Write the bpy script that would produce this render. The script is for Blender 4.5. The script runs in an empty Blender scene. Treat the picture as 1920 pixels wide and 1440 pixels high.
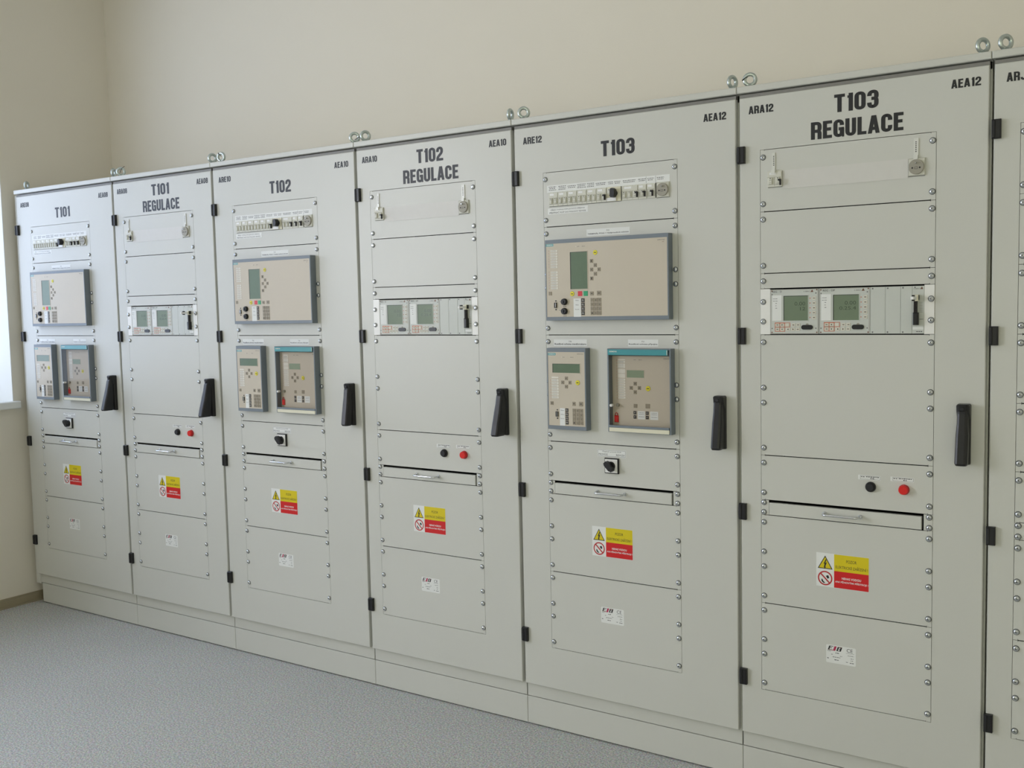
import bpy, math, random
from mathutils import Vector, Matrix
random.seed(7)
S = bpy.context.scene
COL = S.collection

# ------------------------------------------------------------------ camera, light, exposure
CAM = (4.94080, -2.91642, 1.46954)
ROT = (1.49374217, 0.02172377, 0.59523589)
cd = bpy.data.cameras.new('camera')
cd.sensor_width = 36.0
cd.lens = 1936.354896 / 1920 * 36.0
cd.clip_start = 0.05
co = bpy.data.objects.new('camera', cd)
COL.objects.link(co)
co.location = CAM
co.rotation_euler = ROT
S.camera = co

S.view_settings.view_transform = 'Standard'
S.view_settings.look = 'None'
S.view_settings.gamma = 1
S.view_settings.use_curve_mapping = False
S.view_settings.exposure = 0.0
S.cycles.use_denoising = True
S.cycles.max_bounces = 10
S.cycles.diffuse_bounces = 6

w = bpy.data.worlds.new('sky')
S.world = w
w.use_nodes = True
bg = w.node_tree.nodes['Background']
bg.inputs['Color'].default_value = (0.80, 0.90, 1.0, 1)
bg.inputs['Strength'].default_value = 0.06

ROOM_X0, ROOM_X1, ROOM_Y0, ROOM_Y1, ROOM_Z = -0.06, 7.6, -6.0, 0.60, 3.45
WINS = [('x', -1.85, -0.035, 1.037, 2.95), ('x', -4.30, -2.45, 1.037, 2.95), ('y', 4.3, 6.9, 0.45, 2.3)]  # only the first is in view; others added for fill, last set low
WPOW = [(27.5, 31.5, 41.5), (130, 132, 148), (52, 53, 38)]   # watts in red, green, blue


def daylight(i, wn, power):
    ld = bpy.data.lights.new('window_daylight', 'AREA')
    ld.shape = 'RECTANGLE'
    ld.size = wn[2] - wn[1]
    ld.size_y = wn[4] - wn[3]
    ld.energy = max(power)
    ld.color = [c / max(power) for c in power]
    lo = bpy.data.objects.new('window_daylight', ld)
    COL.objects.link(lo)
    m = (wn[1] + wn[2]) / 2
    zc = (wn[3] + wn[4]) / 2
    if wn[0] == 'x':
        lo.location = (ROOM_X0 - 0.36, m, zc)
        lo.rotation_euler = (math.radians(90), 0, math.radians(-90))
    else:
        lo.location = (m, ROOM_Y0 - 0.36, zc)
        lo.rotation_euler = (math.radians(90), 0, 0)


for i, wn in enumerate(WINS):
    daylight(i, wn, WPOW[i])


# ------------------------------------------------------------------ materials
def lin(c):
    c = c / 255
    return c / 12.92 if c <= 0.04045 else ((c + 0.055) / 1.055) ** 2.4


def mat(name, rgb, rough=0.5, metal=0.0, var=0.03, scale=40, bump=0.0, bscale=400, spec=0.5, coat=0.0):
    m = bpy.data.materials.new(name)
    m.use_nodes = True
    nt = m.node_tree
    p = nt.nodes['Principled BSDF']
    c = [lin(v) for v in rgb]
    tc = nt.nodes.new('ShaderNodeTexCoord')
    nz = nt.nodes.new('ShaderNodeTexNoise')
    nz.inputs['Scale'].default_value = scale
    nz.inputs['Detail'].default_value = 3
    nt.links.new(tc.outputs['Object'], nz.inputs['Vector'])
    mx = nt.nodes.new('ShaderNodeMix')
    mx.data_type = 'RGBA'
    mx.inputs[6].default_value = [v * (1 - var) for v in c] + [1]
    mx.inputs[7].default_value = [min(1, v * (1 + var)) for v in c] + [1]
    nt.links.new(nz.outputs['Fac'], mx.inputs[0])
    nt.links.new(mx.outputs[2], p.inputs['Base Color'])
    p.inputs['Roughness'].default_value = rough
    p.inputs['Metallic'].default_value = metal
    p.inputs['Specular IOR Level'].default_value = spec
    p.inputs['Coat Weight'].default_value = coat
    if bump:
        n2 = nt.nodes.new('ShaderNodeTexNoise')
        n2.inputs['Scale'].default_value = bscale
        nt.links.new(tc.outputs['Object'], n2.inputs['Vector'])
        b = nt.nodes.new('ShaderNodeBump')
        b.inputs['Strength'].default_value = bump
        b.inputs['Distance'].default_value = 0.001
        nt.links.new(n2.outputs['Fac'], b.inputs['Height'])
        nt.links.new(b.outputs['Normal'], p.inputs['Normal'])
    return m


M = {}
M['paint'] = mat('cabinet_paint', (205, 205, 199), 0.36, var=0.012, scale=3, bump=0.05, bscale=700)
M['panel'] = mat('panel_paint', (206, 206, 200), 0.38, var=0.012, scale=3, bump=0.05, bscale=700)
M['wall'] = mat('wall_plaster', (229, 223, 210), 0.9, var=0.015, scale=2, bump=0.25, bscale=180, spec=0.2)
M['white_wall'] = mat('reveal_plaster', (236, 236, 232), 0.85, var=0.01, scale=2, spec=0.2)
M['sill'] = mat('window_sill_white', (225, 226, 222), 0.45, var=0.01)
M['upvc'] = mat('window_frame_white', (235, 236, 236), 0.35, var=0.01)
M['ceil'] = mat('ceiling_white', (238, 236, 228), 0.9, var=0.01)
M['base'] = mat('skirting_vinyl', (158, 148, 124), 0.5, var=0.05)
M['black'] = mat('black_plastic', (22, 22, 25), 0.38, var=0.1)
M['blackm'] = mat('black_matt', (26, 26, 30), 0.6, var=0.1)
M['letter'] = mat('black_vinyl_lettering', (28, 29, 32), 0.45, var=0.05)
M['ink'] = mat('print_ink', (70, 70, 72), 0.6, var=0.05)
M['inkl'] = mat('print_ink_faint', (120, 120, 120), 0.6, var=0.05)
M['zinc'] = mat('zinc_metal', (205, 209, 214), 0.2, 1.0, var=0.06)
M['zincr'] = mat('galvanised_eye_bolt', (196, 206, 206), 0.3, 1.0, var=0.15, scale=120)
M['zdark'] = mat('screw_washer', (60, 62, 64), 0.45, 0.6, var=0.1)
M['chrome'] = mat('chrome', (215, 218, 222), 0.12, 1.0, var=0.02)
M['alu'] = mat('aluminium_flange', (238, 237, 234), 0.32, 0.0, var=0.02)
M['blankstrip'] = mat('blanking_strip_plastic', (212, 210, 206), 0.45)
M['rack'] = mat('rack_faceplate', (200, 203, 198), 0.45, var=0.015)
M['hous'] = mat('relay_housing_slate', (118, 127, 136), 0.42, var=0.03)
M['face'] = mat('relay_face_beige', (199, 189, 172), 0.45, var=0.012)
M['cream'] = mat('cream_plastic', (224, 220, 198), 0.45, var=0.02)
M['teal'] = mat('teal_bar', (70, 150, 158), 0.3, var=0.03)
M['tealb'] = mat('teal_badge', (70, 160, 168), 0.4, var=0.03)
M['lcd'] = mat('lcd_green', (92, 114, 88), 0.3, var=0.08, scale=60, coat=0.15)
M['lcdp'] = mat('lcd_pale_green', (142, 158, 134), 0.25, var=0.05, scale=60)
M['lcdr'] = mat('lcd_olive', (112, 128, 104), 0.45, var=0.05, scale=60)
M['lcdk'] = mat('lcd_segment', (66, 80, 62), 0.3)
M['lcdedge'] = mat('screen_edge_dark', (48, 56, 48), 0.4)  # dark strips along the left and top edges of the screens
M['paper'] = mat('white_label_paper', (230, 231, 229), 0.5, var=0.01)
M['slot'] = mat('label_slot_white', (226, 222, 212), 0.5, var=0.03)
M['tape'] = mat('clear_tape_label', (222, 222, 216), 0.2, var=0.05, scale=150)
M['yel'] = mat('warning_yellow', (218, 198, 8), 0.42, var=0.02)
M['ykey'] = mat('yellow_key', (226, 214, 40), 0.4, var=0.03)
M['red'] = mat('warning_red', (208, 20, 24), 0.42, var=0.02)
M['redp'] = mat('prohibition_red', (186, 40, 46), 0.42)
M['rbtn'] = mat('red_button', (220, 30, 26), 0.3, var=0.03)
M['redk'] = mat('red_key', (214, 50, 62), 0.4)
M['grnk'] = mat('green_key', (24, 160, 108), 0.4)
M['key'] = mat('grey_key', (148, 138, 120), 0.5, var=0.03)
M['dkey'] = mat('dark_key', (52, 48, 46), 0.5)
M['arrow'] = mat('arrow_ink', (50, 44, 38), 0.6)
M['orange'] = mat('orange_key_border', (206, 104, 60), 0.5)
M['keyw'] = mat('pale_key', (214, 210, 198), 0.45)
M['sock'] = mat('socket_grey', (158, 154, 142), 0.5, var=0.03)
M['brk'] = mat('breaker_body', (212, 211, 200), 0.45, var=0.03)
M['brkw'] = mat('breaker_label_white', (236, 236, 236), 0.4)
M['brkd'] = mat('breaker_groove', (132, 130, 116), 0.6)
M['magenta'] = mat('logo_crimson', (176, 40, 80), 0.5)
M['brown'] = mat('logo_brown', (120, 82, 66), 0.5)
M['void'] = mat('inside_shade_black', (30, 30, 30), 0.8)
M['drip'] = mat('drip_channel_shade_grey', (132, 130, 126), 0.5)  # grey darkened to hold the shade under the top cover
M['gasket'] = mat('rubber_gasket', (66, 66, 64), 0.8)

# floor: grey speckled vinyl
fm = bpy.data.materials.new('floor_speckled_vinyl')
fm.use_nodes = True
nt = fm.node_tree
p = nt.nodes['Principled BSDF']
tc = nt.nodes.new('ShaderNodeTexCoord')
n1 = nt.nodes.new('ShaderNodeTexNoise'); n1.inputs['Scale'].default_value = 170; n1.inputs['Detail'].default_value = 2
n2 = nt.nodes.new('ShaderNodeTexVoronoi'); n2.inputs['Scale'].default_value = 240
n3 = nt.nodes.new('ShaderNodeTexNoise'); n3.inputs['Scale'].default_value = 2.2; n3.inputs['Detail'].default_value = 4
r1 = nt.nodes.new('ShaderNodeValToRGB')
r1.color_ramp.elements[0].position = 0.36; r1.color_ramp.elements[0].color = (lin(162), lin(164), lin(163), 1)
r1.color_ramp.elements[1].position = 0.64; r1.color_ramp.elements[1].color = (lin(222), lin(223), lin(220), 1)
mx = nt.nodes.new('ShaderNodeMix'); mx.data_type = 'RGBA'; mx.blend_type = 'MULTIPLY'; mx.inputs[0].default_value = 0.25
mx2 = nt.nodes.new('ShaderNodeMix'); mx2.data_type = 'RGBA'; mx2.blend_type = 'MULTIPLY'; mx2.inputs[0].default_value = 0.10
for n in (n1, n2, n3):
    nt.links.new(tc.outputs['Object'], n.inputs['Vector'])
nt.links.new(n1.outputs['Fac'], r1.inputs['Fac'])
nt.links.new(r1.outputs['Color'], mx.inputs[6]); nt.links.new(n2.outputs['Color'], mx.inputs[7])
nt.links.new(mx.outputs[2], mx2.inputs[6]); nt.links.new(n3.outputs['Fac'], mx2.inputs[7])
nt.links.new(mx2.outputs[2], p.inputs['Base Color'])
p.inputs['Roughness'].default_value = 0.55
bp = nt.nodes.new('ShaderNodeBump'); bp.inputs['Strength'].default_value = 0.25; bp.inputs['Distance'].default_value = 0.001
nt.links.new(n1.outputs['Fac'], bp.inputs['Height']); nt.links.new(bp.outputs['Normal'], p.inputs['Normal'])
M['floor'] = fm

# window glass and the clear cover of the hinged relays: thin sheets
def glass(name, tint, gl):
    g = bpy.data.materials.new(name)
    g.use_nodes = True
    nt = g.node_tree
    nt.nodes.remove(nt.nodes['Principled BSDF'])
    t = nt.nodes.new('ShaderNodeBsdfTransparent'); t.inputs[0].default_value = (*tint, 1)
    s = nt.nodes.new('ShaderNodeBsdfGlossy'); s.inputs['Roughness'].default_value = 0.04
    fr = nt.nodes.new('ShaderNodeFresnel'); fr.inputs['IOR'].default_value = gl
    x = nt.nodes.new('ShaderNodeMixShader')
    nt.links.new(fr.outputs[0], x.inputs[0]); nt.links.new(t.outputs[0], x.inputs[1]); nt.links.new(s.outputs[0], x.inputs[2])
    nt.links.new(x.outputs[0], nt.nodes['Material Output'].inputs['Surface'])
    return g
M['glass'] = glass('window_glass', (0.96, 0.98, 0.97), 1.45)
M['cover'] = glass('clear_relay_cover', (0.99, 0.985, 0.99), 1.22)


# ------------------------------------------------------------------ mesh builder
_txt = {}


def text_geo(s, bold=0.0, spacing=1.0):
    k = (s, bold, spacing)
    if k not in _txt:
        c = bpy.data.curves.new('lettering', 'FONT')
        c.body = s
        c.resolution_u = 3
        c.offset = bold
        c.space_character = spacing
        o = bpy.data.objects.new('lettering', c)
        me = bpy.data.meshes.new_from_object(o)
        vs = [(v.co.x, v.co.y) for v in me.vertices]
        fs = [tuple(f.vertices) for f in me.polygons]
        bpy.data.objects.remove(o)
        bpy.data.curves.remove(c)
        bpy.data.meshes.remove(me)
        x0 = min(v[0] for v in vs); x1 = max(v[0] for v in vs); y0 = min(v[1] for v in vs); y1 = max(v[1] for v in vs)
        _txt[k] = ([((x - x0) / (x1 - x0), (y - y0) / (y1 - y0)) for x, y in vs], fs, (x1 - x0) / (y1 - y0))
    return _txt[k]


class MB:
    """Collects geometry. Flat coordinates u (right), v (down) in mm, y in metres (negative = towards the room)
    unless raw metre coordinates are given to the *m functions."""

    def __init__(s):
        s.v = []; s.f = []; s.m = []; s.mats = []; s.smooth = []

    def mi(s, k):
        if k not in s.mats: s.mats.append(k)
        return s.mats.index(k)

    def add(s, vs, fs, k, smooth=False):
        b = len(s.v); i = s.mi(k)
        s.v += vs
        for f in fs:
            s.f.append(tuple(b + q for q in f)); s.m.append(i); s.smooth.append(smooth)

    # metres
    def boxm(s, x0, x1, y0, y1, z0, z1, k, c=0.0):
        """box whose front (y0) edges are chamfered by c"""
        if c <= 0:
            vs = [(x, y, z) for y in (y0, y1) for x, z in ((x0, z0), (x1, z0), (x1, z1), (x0, z1))]
            fs = [(0, 1, 2, 3), (7, 6, 5, 4), (0, 4, 5, 1), (1, 5, 6, 2), (2, 6, 7, 3), (3, 7, 4, 0)]
        else:
            vs = [(x, y0, z) for x, z in ((x0 + c, z0 + c), (x1 - c, z0 + c), (x1 - c, z1 - c), (x0 + c, z1 - c))]
            for y in (y0 + c, y1):
                vs += [(x, y, z) for x, z in ((x0, z0), (x1, z0), (x1, z1), (x0, z1))]
            fs = [(0, 1, 2, 3), (11, 10, 9, 8)]
            for r in (0, 4):
                for i in range(4):
                    j = (i + 1) % 4
                    fs.append((r + i, r + 4 + i, r + 4 + j, r + j))
        s.add(vs, fs, k)

    def box(s, u0, u1, v0, v1, y0, y1, k, c=0.0):
        s.boxm(u0 / 1000, u1 / 1000, y0, y1, -v1 / 1000, -v0 / 1000, k, c)

    def quad(s, u0, u1, v0, v1, y, k):
        s.add([(u0 / 1000, y, -v1 / 1000), (u1 / 1000, y, -v1 / 1000), (u1 / 1000, y, -v0 / 1000), (u0 / 1000, y, -v0 / 1000)], [(0, 1, 2, 3)], k)

    def poly(s, pts, y, k, depth=0.0):
        n = len(pts)
        vs = [(u / 1000, y, -v / 1000) for u, v in pts]
        fs = [tuple(range(n))]
        if depth:
            vs += [(u / 1000, y + depth, -v / 1000) for u, v in pts]
            fs += [tuple(range(2 * n - 1, n - 1, -1))]
            for i in range(n):
                j = (i + 1) % n
                fs.append((i, n + i, n + j, j))
        s.add(vs, fs, k)

    def lathe(s, u, v, prof, k, n=20, smooth=True, cap=True):
        """prof: list of (radius mm, y m) from the back to the front"""
        vs = []; fs = []
        for r, y in prof:
            for i in range(n):
                a = 2 * math.pi * i / n
                vs.append(((u + r * math.cos(a)) / 1000, y, (-v + r * math.sin(a)) / 1000))
        for q in range(len(prof) - 1):
            for i in range(n):
                j = (i + 1) % n
                fs.append((q * n + i, q * n + j, (q + 1) * n + j, (q + 1) * n + i))
        s.add(vs, fs, k, smooth)
        if cap:
            q = (len(prof) - 1) * n
            s.add([vs[q + i] for i in range(n)], [tuple(range(n))], k)

    def disc(s, u, v, r, y, k, n=20):
        s.poly([(u + r * math.cos(2 * math.pi * i / n), v - r * math.sin(2 * math.pi * i / n)) for i in range(n)], y, k)

    def ringm(s, o, i, y0, y1, k, c=0.0):
        """rectangular frame; o, i = (x0, x1, z0, z1) outer and inner"""
        def rect(r, d=0): return [(r[0] + d, r[2] + d), (r[1] - d, r[2] + d), (r[1] - d, r[3] - d), (r[0] + d, r[3] - d)]
        loops = [(rect(i), y1), (rect(i), y0), (rect(o, c), y0)] + ([(rect(o), y0 + c)] if c else []) + [(rect(o), y1), (rect(i), y1)]
        vs = [(x, y, z) for L, y in loops for x, z in L]
        fs = []
        for q in range(len(loops) - 1):
            for a in range(4):
                b = (a + 1) % 4
                fs.append((q * 4 + a, q * 4 + b, q * 4 + 4 + b, q * 4 + 4 + a))
        s.add(vs, fs, k)

    def ring(s, o, i, y0, y1, k, c=0.0):
        f = lambda r: (r[0] / 1000, r[1] / 1000, -r[3] / 1000, -r[2] / 1000)
        s.ringm(f(o), f(i), y0, y1, k, c / 1000)

    def text(s, body, u, v, h, k, w=None, y=-0.0006, align='c', bold=0.0, spacing=1.0):
        """text centred at u (or starting / ending there), centred on v, h mm high; w forces the width"""
        vs, fs, asp = text_geo(body, bold, spacing)
        w = w or h * asp
        x0 = u - w / 2 if align == 'c' else (u if align == 'l' else u - w)
        s.add([((x0 + a * w) / 1000, y, (-v + (b - 0.5) * h) / 1000) for a, b in vs], fs, k)

    def dashes(s, u0, u1, v, h, k='inkl', y=-0.0006, seed=0):
        r = random.Random(seed * 131 + int(u0 * 7) + int(v * 3))
        x = u0
        while x < u1 - h * 0.5:
            l = min(u1 - x, h * r.uniform(1.2, 3.2))
            s.quad(x, x + l, v - h / 2, v + h / 2, y, k)
            x += l + h * 0.7

    def arrow(s, u, v, r, d, y, k='arrow'):
        a = {'u': 90, 'd': -90, 'l': 180, 'r': 0}[d]
        s.poly([(u + r * math.cos(math.radians(a + t)), v - r * math.sin(math.radians(a + t))) for t in (0, 120, 240)], y, k)

    def tube(s, pts, r, k, n=10, closed=False):
        """round bar through points in metres"""
        P = [Vector(p) for p in pts]
        m = len(P); vs = []; fs = []; up = None
        for i in range(m):
            if closed: t = P[(i + 1) % m] - P[i - 1]
            else: t = P[min(i + 1, m - 1)] - P[max(i - 1, 0)]
            t.normalize()
            if up is None:
                up = t.orthogonal().normalized()
            up = (up - t * up.dot(t)).normalized()
            b = t.cross(up)
            rr = r[i] if isinstance(r, (list, tuple)) else r
            for q in range(n):
                a = 2 * math.pi * q / n
                vs.append(tuple(P[i] + (up * math.cos(a) + b * math.sin(a)) * rr))
        for i in range(m if closed else m - 1):
            j = (i + 1) % m
            for q in range(n):
                q2 = (q + 1) % n
                fs.append((i * n + q, i * n + q2, j * n + q2, j * n + q))
        if not closed:
            fs.append(tuple(range(n - 1, -1, -1))); fs.append(tuple((m - 1) * n + q for q in range(n)))
        s.add(vs, fs, k, True)

    def mesh(s, name):
        me = bpy.data.meshes.new(name)
        me.from_pydata(s.v, [], s.f)
        for k in s.mats: me.materials.append(M[k])
        me.polygons.foreach_set('material_index', s.m)
        me.polygons.foreach_set('use_smooth', s.smooth)
        me.update()
        return me


_mesh = {}


def part(name, parent, fn, loc=(0, 0, 0), key=None, label=None, kind=None):
    """a mesh object; with a key the mesh is built once and shared"""
    if key is None or key not in _mesh:
        b = MB(); fn(b)
        me = b.mesh(name)
        if key is not None: _mesh[key] = me
    else:
        me = _mesh[key]
    o = bpy.data.objects.new(name, me)
    COL.objects.link(o)
    o.parent = parent
    o.location = loc
    if label: o['label'] = label
    if kind: o['kind'] = kind
    return o


def thing(name, label, cat, loc, group=None):
    o = bpy.data.objects.new(name, None)
    COL.objects.link(o)
    o.empty_display_size = 0.05
    o.location = loc
    o['label'] = label; o['category'] = cat
    if group: o['group'] = group
    return o


def structure(name, fn, loc=(0, 0, 0)):
    return part(name, None, fn, loc, kind='structure')


# ------------------------------------------------------------------ the room
X0, X1, Y0, Y1, H = ROOM_X0, ROOM_X1, ROOM_Y0, ROOM_Y1, ROOM_Z
T = 0.42


def f(b): b.boxm(X0 - T, X1 + T, Y0 - T, Y1 + T, -0.2, 0, 'floor')
structure('floor', f)
def f(b): b.boxm(X0 - T, X1 + T, Y0 - T, Y1 + T, H, H + 0.2, 'ceil')
structure('ceiling', f)
def f(b): b.boxm(X0 - T, X1 + T, Y1, Y1 + T, 0, H, 'wall')
structure('wall_back', f)
def f(b): b.boxm(X1, X1 + T, Y0, Y1, 0, H, 'wall')
structure('wall_right', f)


def wall_with_windows(b, axis):
    """wall slab with openings, assembled from the piers between them"""
    ws = sorted([q for q in WINS if q[0] == axis], key=lambda q: q[1])
    a0, a1 = (Y0, Y1) if axis == 'x' else (X0 - T, X1 + T)
    def slab(p0, p1, z0, z1):
        if p1 - p0 < 1e-4 or z1 - z0 < 1e-4: return
        if axis == 'x': b.boxm(X0 - T, X0, p0, p1, z0, z1, 'wall')
        else: b.boxm(p0, p1, Y0 - T, Y0, z0, z1, 'wall')
    c = a0
    for q in ws:
        slab(c, q[1], 0, H)
        slab(q[1], q[2], 0, q[3] - 0.037)
        slab(q[1], q[2], q[4], H)
        c = q[2]
    slab(c, a1, 0, H)


structure('wall_left', lambda b: wall_with_windows(b, 'x'))
structure('wall_front', lambda b: wall_with_windows(b, 'y'))


for n, q in enumerate(WINS, 1):
    L_ = q[2] - q[1]; hz = q[4] - q[3]
    # built with the wall face at y = 0, the room towards -y, u along the wall; then turned into place
    root_loc = (X0, q[1], q[3]) if q[0] == 'x' else (q[2], Y0, q[3])
    rot = math.radians(90) if q[0] == 'x' else math.radians(180)
    def fr(b):
        d0, d1 = 0.25, 0.32
        b.ringm((0.001, L_ - 0.001, 0.001, hz - 0.001), (0.06, L_ - 0.06, 0.06, hz - 0.06), d0, d1, 'upvc', 0.004)
        b.boxm(L_ / 2 - 0.045, L_ / 2 + 0.045, d0 - 0.01, d1, 0.06, hz - 0.06, 'upvc', 0.004)
        b.boxm(0.06, L_ - 0.06, d0, d1, hz * 0.72, hz * 0.72 + 0.07, 'upvc', 0.004)
    wo = structure('window_%d' % n, fr, root_loc)
    wo.rotation_euler = (0, 0, rot)
    def gl(b):
        b.add([(0.06, 0.285, 0.06), (L_ - 0.06, 0.285, 0.06), (L_ - 0.06, 0.285, hz - 0.06), (0.06, 0.285, hz - 0.06)], [(0, 1, 2, 3)], 'glass')
    g_ = part('window_pane', wo, gl)
    def rv(b):
        t = 0.004
        b.boxm(0.0002, t, -0.0002, 0.25, 0.0, hz, 'white_wall'); b.boxm(L_ - t, L_ - 0.0002, -0.0002, 0.25, 0.0, hz, 'white_wall')
        b.boxm(t, L_ - t, -0.0002, 0.25, hz - t, hz - 0.0002, 'white_wall')
    part('window_reveal', wo, rv)
    def sl(b):
        b.boxm(0.0005, L_ - 0.0005, -0.001, 0.25, -0.0365, 0, 'sill')
        b.boxm(-0.02, L_ + 0.02, -0.035, -0.0005, -0.037, 0, 'sill', 0.004)
    part('window_sill', wo, sl)

SK = 0.046
def f(b):
    b.boxm(X0, X0 + 0.012, Y0 + 0.012, Y1, 0, SK - 0.006, 'base')
    b.boxm(X0, X0 + 0.006, Y0 + 0.012, Y1, SK - 0.006, SK, 'base')
    b.boxm(X0 + 0.012, X0 + 0.026, Y0 + 0.026, Y1, 0, 0.006, 'base')
structure('baseboard_left', f)
def f(b):
    b.boxm(X0, X1, Y0, Y0 + 0.012, 0, SK, 'base')
structure('baseboard_front', f)
def f(b):
    b.boxm(X1 - 0.012, X1, Y0 + 0.012, Y1, 0, SK, 'base')
structure('baseboard_right', f)

# ------------------------------------------------------------------ condensed block lettering
SW, SH = 0.235, 0.178


def fillet(pts):
    """pts: (x, y[, r]) -> points with rounded corners"""
    out = []
    n = len(pts)
    for i, p in enumerate(pts):
        r = p[2] if len(p) > 2 else 0
        if r and 0 < i < n - 1:
            P = Vector(p[:2]); A = (Vector(pts[i - 1][:2]) - P); B = (Vector(pts[i + 1][:2]) - P)
            ra = min(r, A.length * 0.5 if len(pts[i - 1]) > 2 and 0 < i - 1 else A.length, B.length)
            A = A.normalized() * ra; B = B.normalized() * ra
            for t in range(6):
                t /= 5
                out.append(tuple(P + A * (1 - t) ** 2 + B * t ** 2))
        else:
            out.append(tuple(p[:2]))
    return out


def stroke(pts, hz=False, sw=SW, sh=SH):
    pts = fillet(pts)
    vs = []; n = len(pts)
    for i in range(n):
        a = Vector(pts[max(i - 1, 0)]); b = Vector(pts[min(i + 1, n - 1)]); t = (b - a)
        if t.length < 1e-9: t = Vector((1, 0))
        t.normalize()
        nx, ny = -t.y, t.x
        if hz: nx, ny = (1 if nx > 0 else -1), 0
        c = Vector(pts[i])
        vs.append((c.x - nx * sw / 2, c.y - ny * sh / 2)); vs.append((c.x + nx * sw / 2, c.y + ny * sh / 2))
    return vs, [(2 * i, 2 * i + 2, 2 * i + 3, 2 * i + 1) for i in range(n - 1)]


def glyph(ch):
    a = SW / 2; h = SH / 2; r = 0.2
    W = {'T': 0.58, '1': 0.30, 'A': 0.64, 'L': 0.50, 'E': 0.52, 'R': 0.62}.get(ch, 0.60)
    R = W - a
    loop = lambda y0, y1, l=a, rr=R, q=r: [(W / 2, y0), (rr, y0, q), (rr, y1, q), (l, y1, q), (l, y0, q), (W / 2, y0)]
    G = {
        'T': [[(0, 1 - h), (W, 1 - h)], [(W / 2, 0), (W / 2, 1)]],
        '1': [[(W - a, 0), (W - a, 1)], [(0, 0.80), (W - a, 0.80)]],
        '0': [loop(h, 1 - h)],
        '2': [[(a, 0.64), (a, 1 - h, r), (R, 1 - h, r), (R, 0.58, 0.12), (a, 0.24, 0.1), (a, 0.05)], [(0, h), (W, h)]],
        '3': [[(a, 0.68), (a, 1 - h, r), (R, 1 - h, r), (R, 0.53, 0.13), (0.22, 0.53)], [(0.22, 0.53), (R, 0.53, 0.13), (R, h, r), (a, h, r), (a, 0.32)]],
        '8': [loop(h, 0.53, q=0.16), loop(0.53, 1 - h, a + 0.01, R - 0.01, 0.16)],
        'R': [[(a, 0), (a, 1)], [(a, 1 - h), (R, 1 - h, 0.18), (R, 0.47, 0.16), (a, 0.47)], [(0.3, 0.47), (R, 0.44, 0.12), (R, 0)]],
        'E': [[(a, 0), (a, 1)], [(0, h), (W, h)], [(0, 0.52), (W * 0.9, 0.52)], [(0, 1 - h), (W, 1 - h)]],
        'G': [[(R, 0.66), (R, 1 - h, r), (a, 1 - h, r), (a, h, r), (R, h, r), (R, 0.5)], [(W * 0.5, 0.46), (W, 0.46)], [(W - 0.05, 0), (W - 0.05, 0.5)]],
        'U': [[(a, 1), (a, h, r), (R, h, r), (R, 1)]],
        'L': [[(a, 0), (a, 1)], [(0, h), (W, h)]],
        'C': [[(R, 0.64), (R, 1 - h, r), (a, 1 - h, r), (a, h, r), (R, h, r), (R, 0.36)]],
        'J': [[(R, 1), (R, h, r), (a, h, r), (a, 0.32)]],
    }
    vs = []; fs = []
    if ch == 'A':
        for p in ([(a * 0.9, 0), (W / 2 - 0.02, 1)], [(W - a * 0.9, 0), (W / 2 + 0.02, 1)]):
            v, q = stroke(p, True, SW * 0.95); b = len(vs); vs += v; fs += [tuple(b + k for k in x) for x in q]
        v, q = stroke([(0.14, 0.27), (W - 0.14, 0.27)]); b = len(vs); vs += v; fs += [tuple(b + k for k in x) for x in q]
        return vs, fs, W
    for p in G[ch]:
        sw = SW * 0.55 if (ch == 'G' and p[0][0] == W - 0.05) else SW
        v, q = stroke(p, False, sw, SH * (0.8 if ch == '1' and p[0][0] == 0 else 1))
        b = len(vs); vs += v; fs += [tuple(b + k for k in x) for x in q]
    return vs, fs, W


def block_text(b, s, u, v, h, w, k='letter', align='c', y=-0.0004):
    """block letters, cap height h mm, overall width w mm, u = centre / left / right, v = middle"""
    gap = 0.075
    x = 0; items = []
    for i, ch in enumerate(s):
        vs, fs, W = glyph(ch)
        if ch == '1' and i: x += 0.06
        items.append((x, vs, fs)); x += W + gap
    tot = x - gap
    sx = w / tot
    x0 = u - w / 2 if align == 'c' else (u if align == 'l' else u - w)
    for off, vs, fs in items:
        # each stroke of a letter is one run of linked quads; runs lie a hair above one another where they cross
        lay = [0] * len(vs); n = 0; last = -1
        for f_ in fs:
            if min(f_) > last and last >= 0: n += 1
            for q in f_: lay[q] = n
            last = max(f_)
        b.add([((x0 + (off + a) * sx) / 1000, y - 0.00006 * lay[i], (-v + (c - 0.5) * h) / 1000) for i, (a, c) in enumerate(vs)], fs, k)


# ------------------------------------------------------------------ cabinet dimensions
GX = [0.0, 0.7873, 1.4672, 2.2725, 2.9826, 3.7758, 4.4588, 5.2500]   # cabinet boundaries
ZT = 1.8984                                                    # top of the instrument opening
U = 44.45
OFF = {'E': 0.1176, 'R': 0.0679, 'J': 0.0679}
DT, DB = 2.0522, 0.1543                                        # door top and bottom
LAY = {'E': [(0, 4), (4, 12), (12, 20), (20, 23), (23, 24), (24, 30), (30, 36)],
       'R': [(0, 4), (4, 8), (8, 9), (9, 12), (12, 20), (20, 23), (23, 24), (24, 30), (30, 36)],
       'J': [(0, 4), (4, 8), (8, 12), (12, 16), (16, 20), (20, 23), (23, 24), (24, 30), (30, 36)]}
HOLES = {1: [.5], 3: [.5, 2.5], 4: [.5, 3.5], 6: [.5, 2.5, 3.5, 5.5], 8: [.5, 3.5, 4.5, 7.5]}
PW = 482.6


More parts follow.
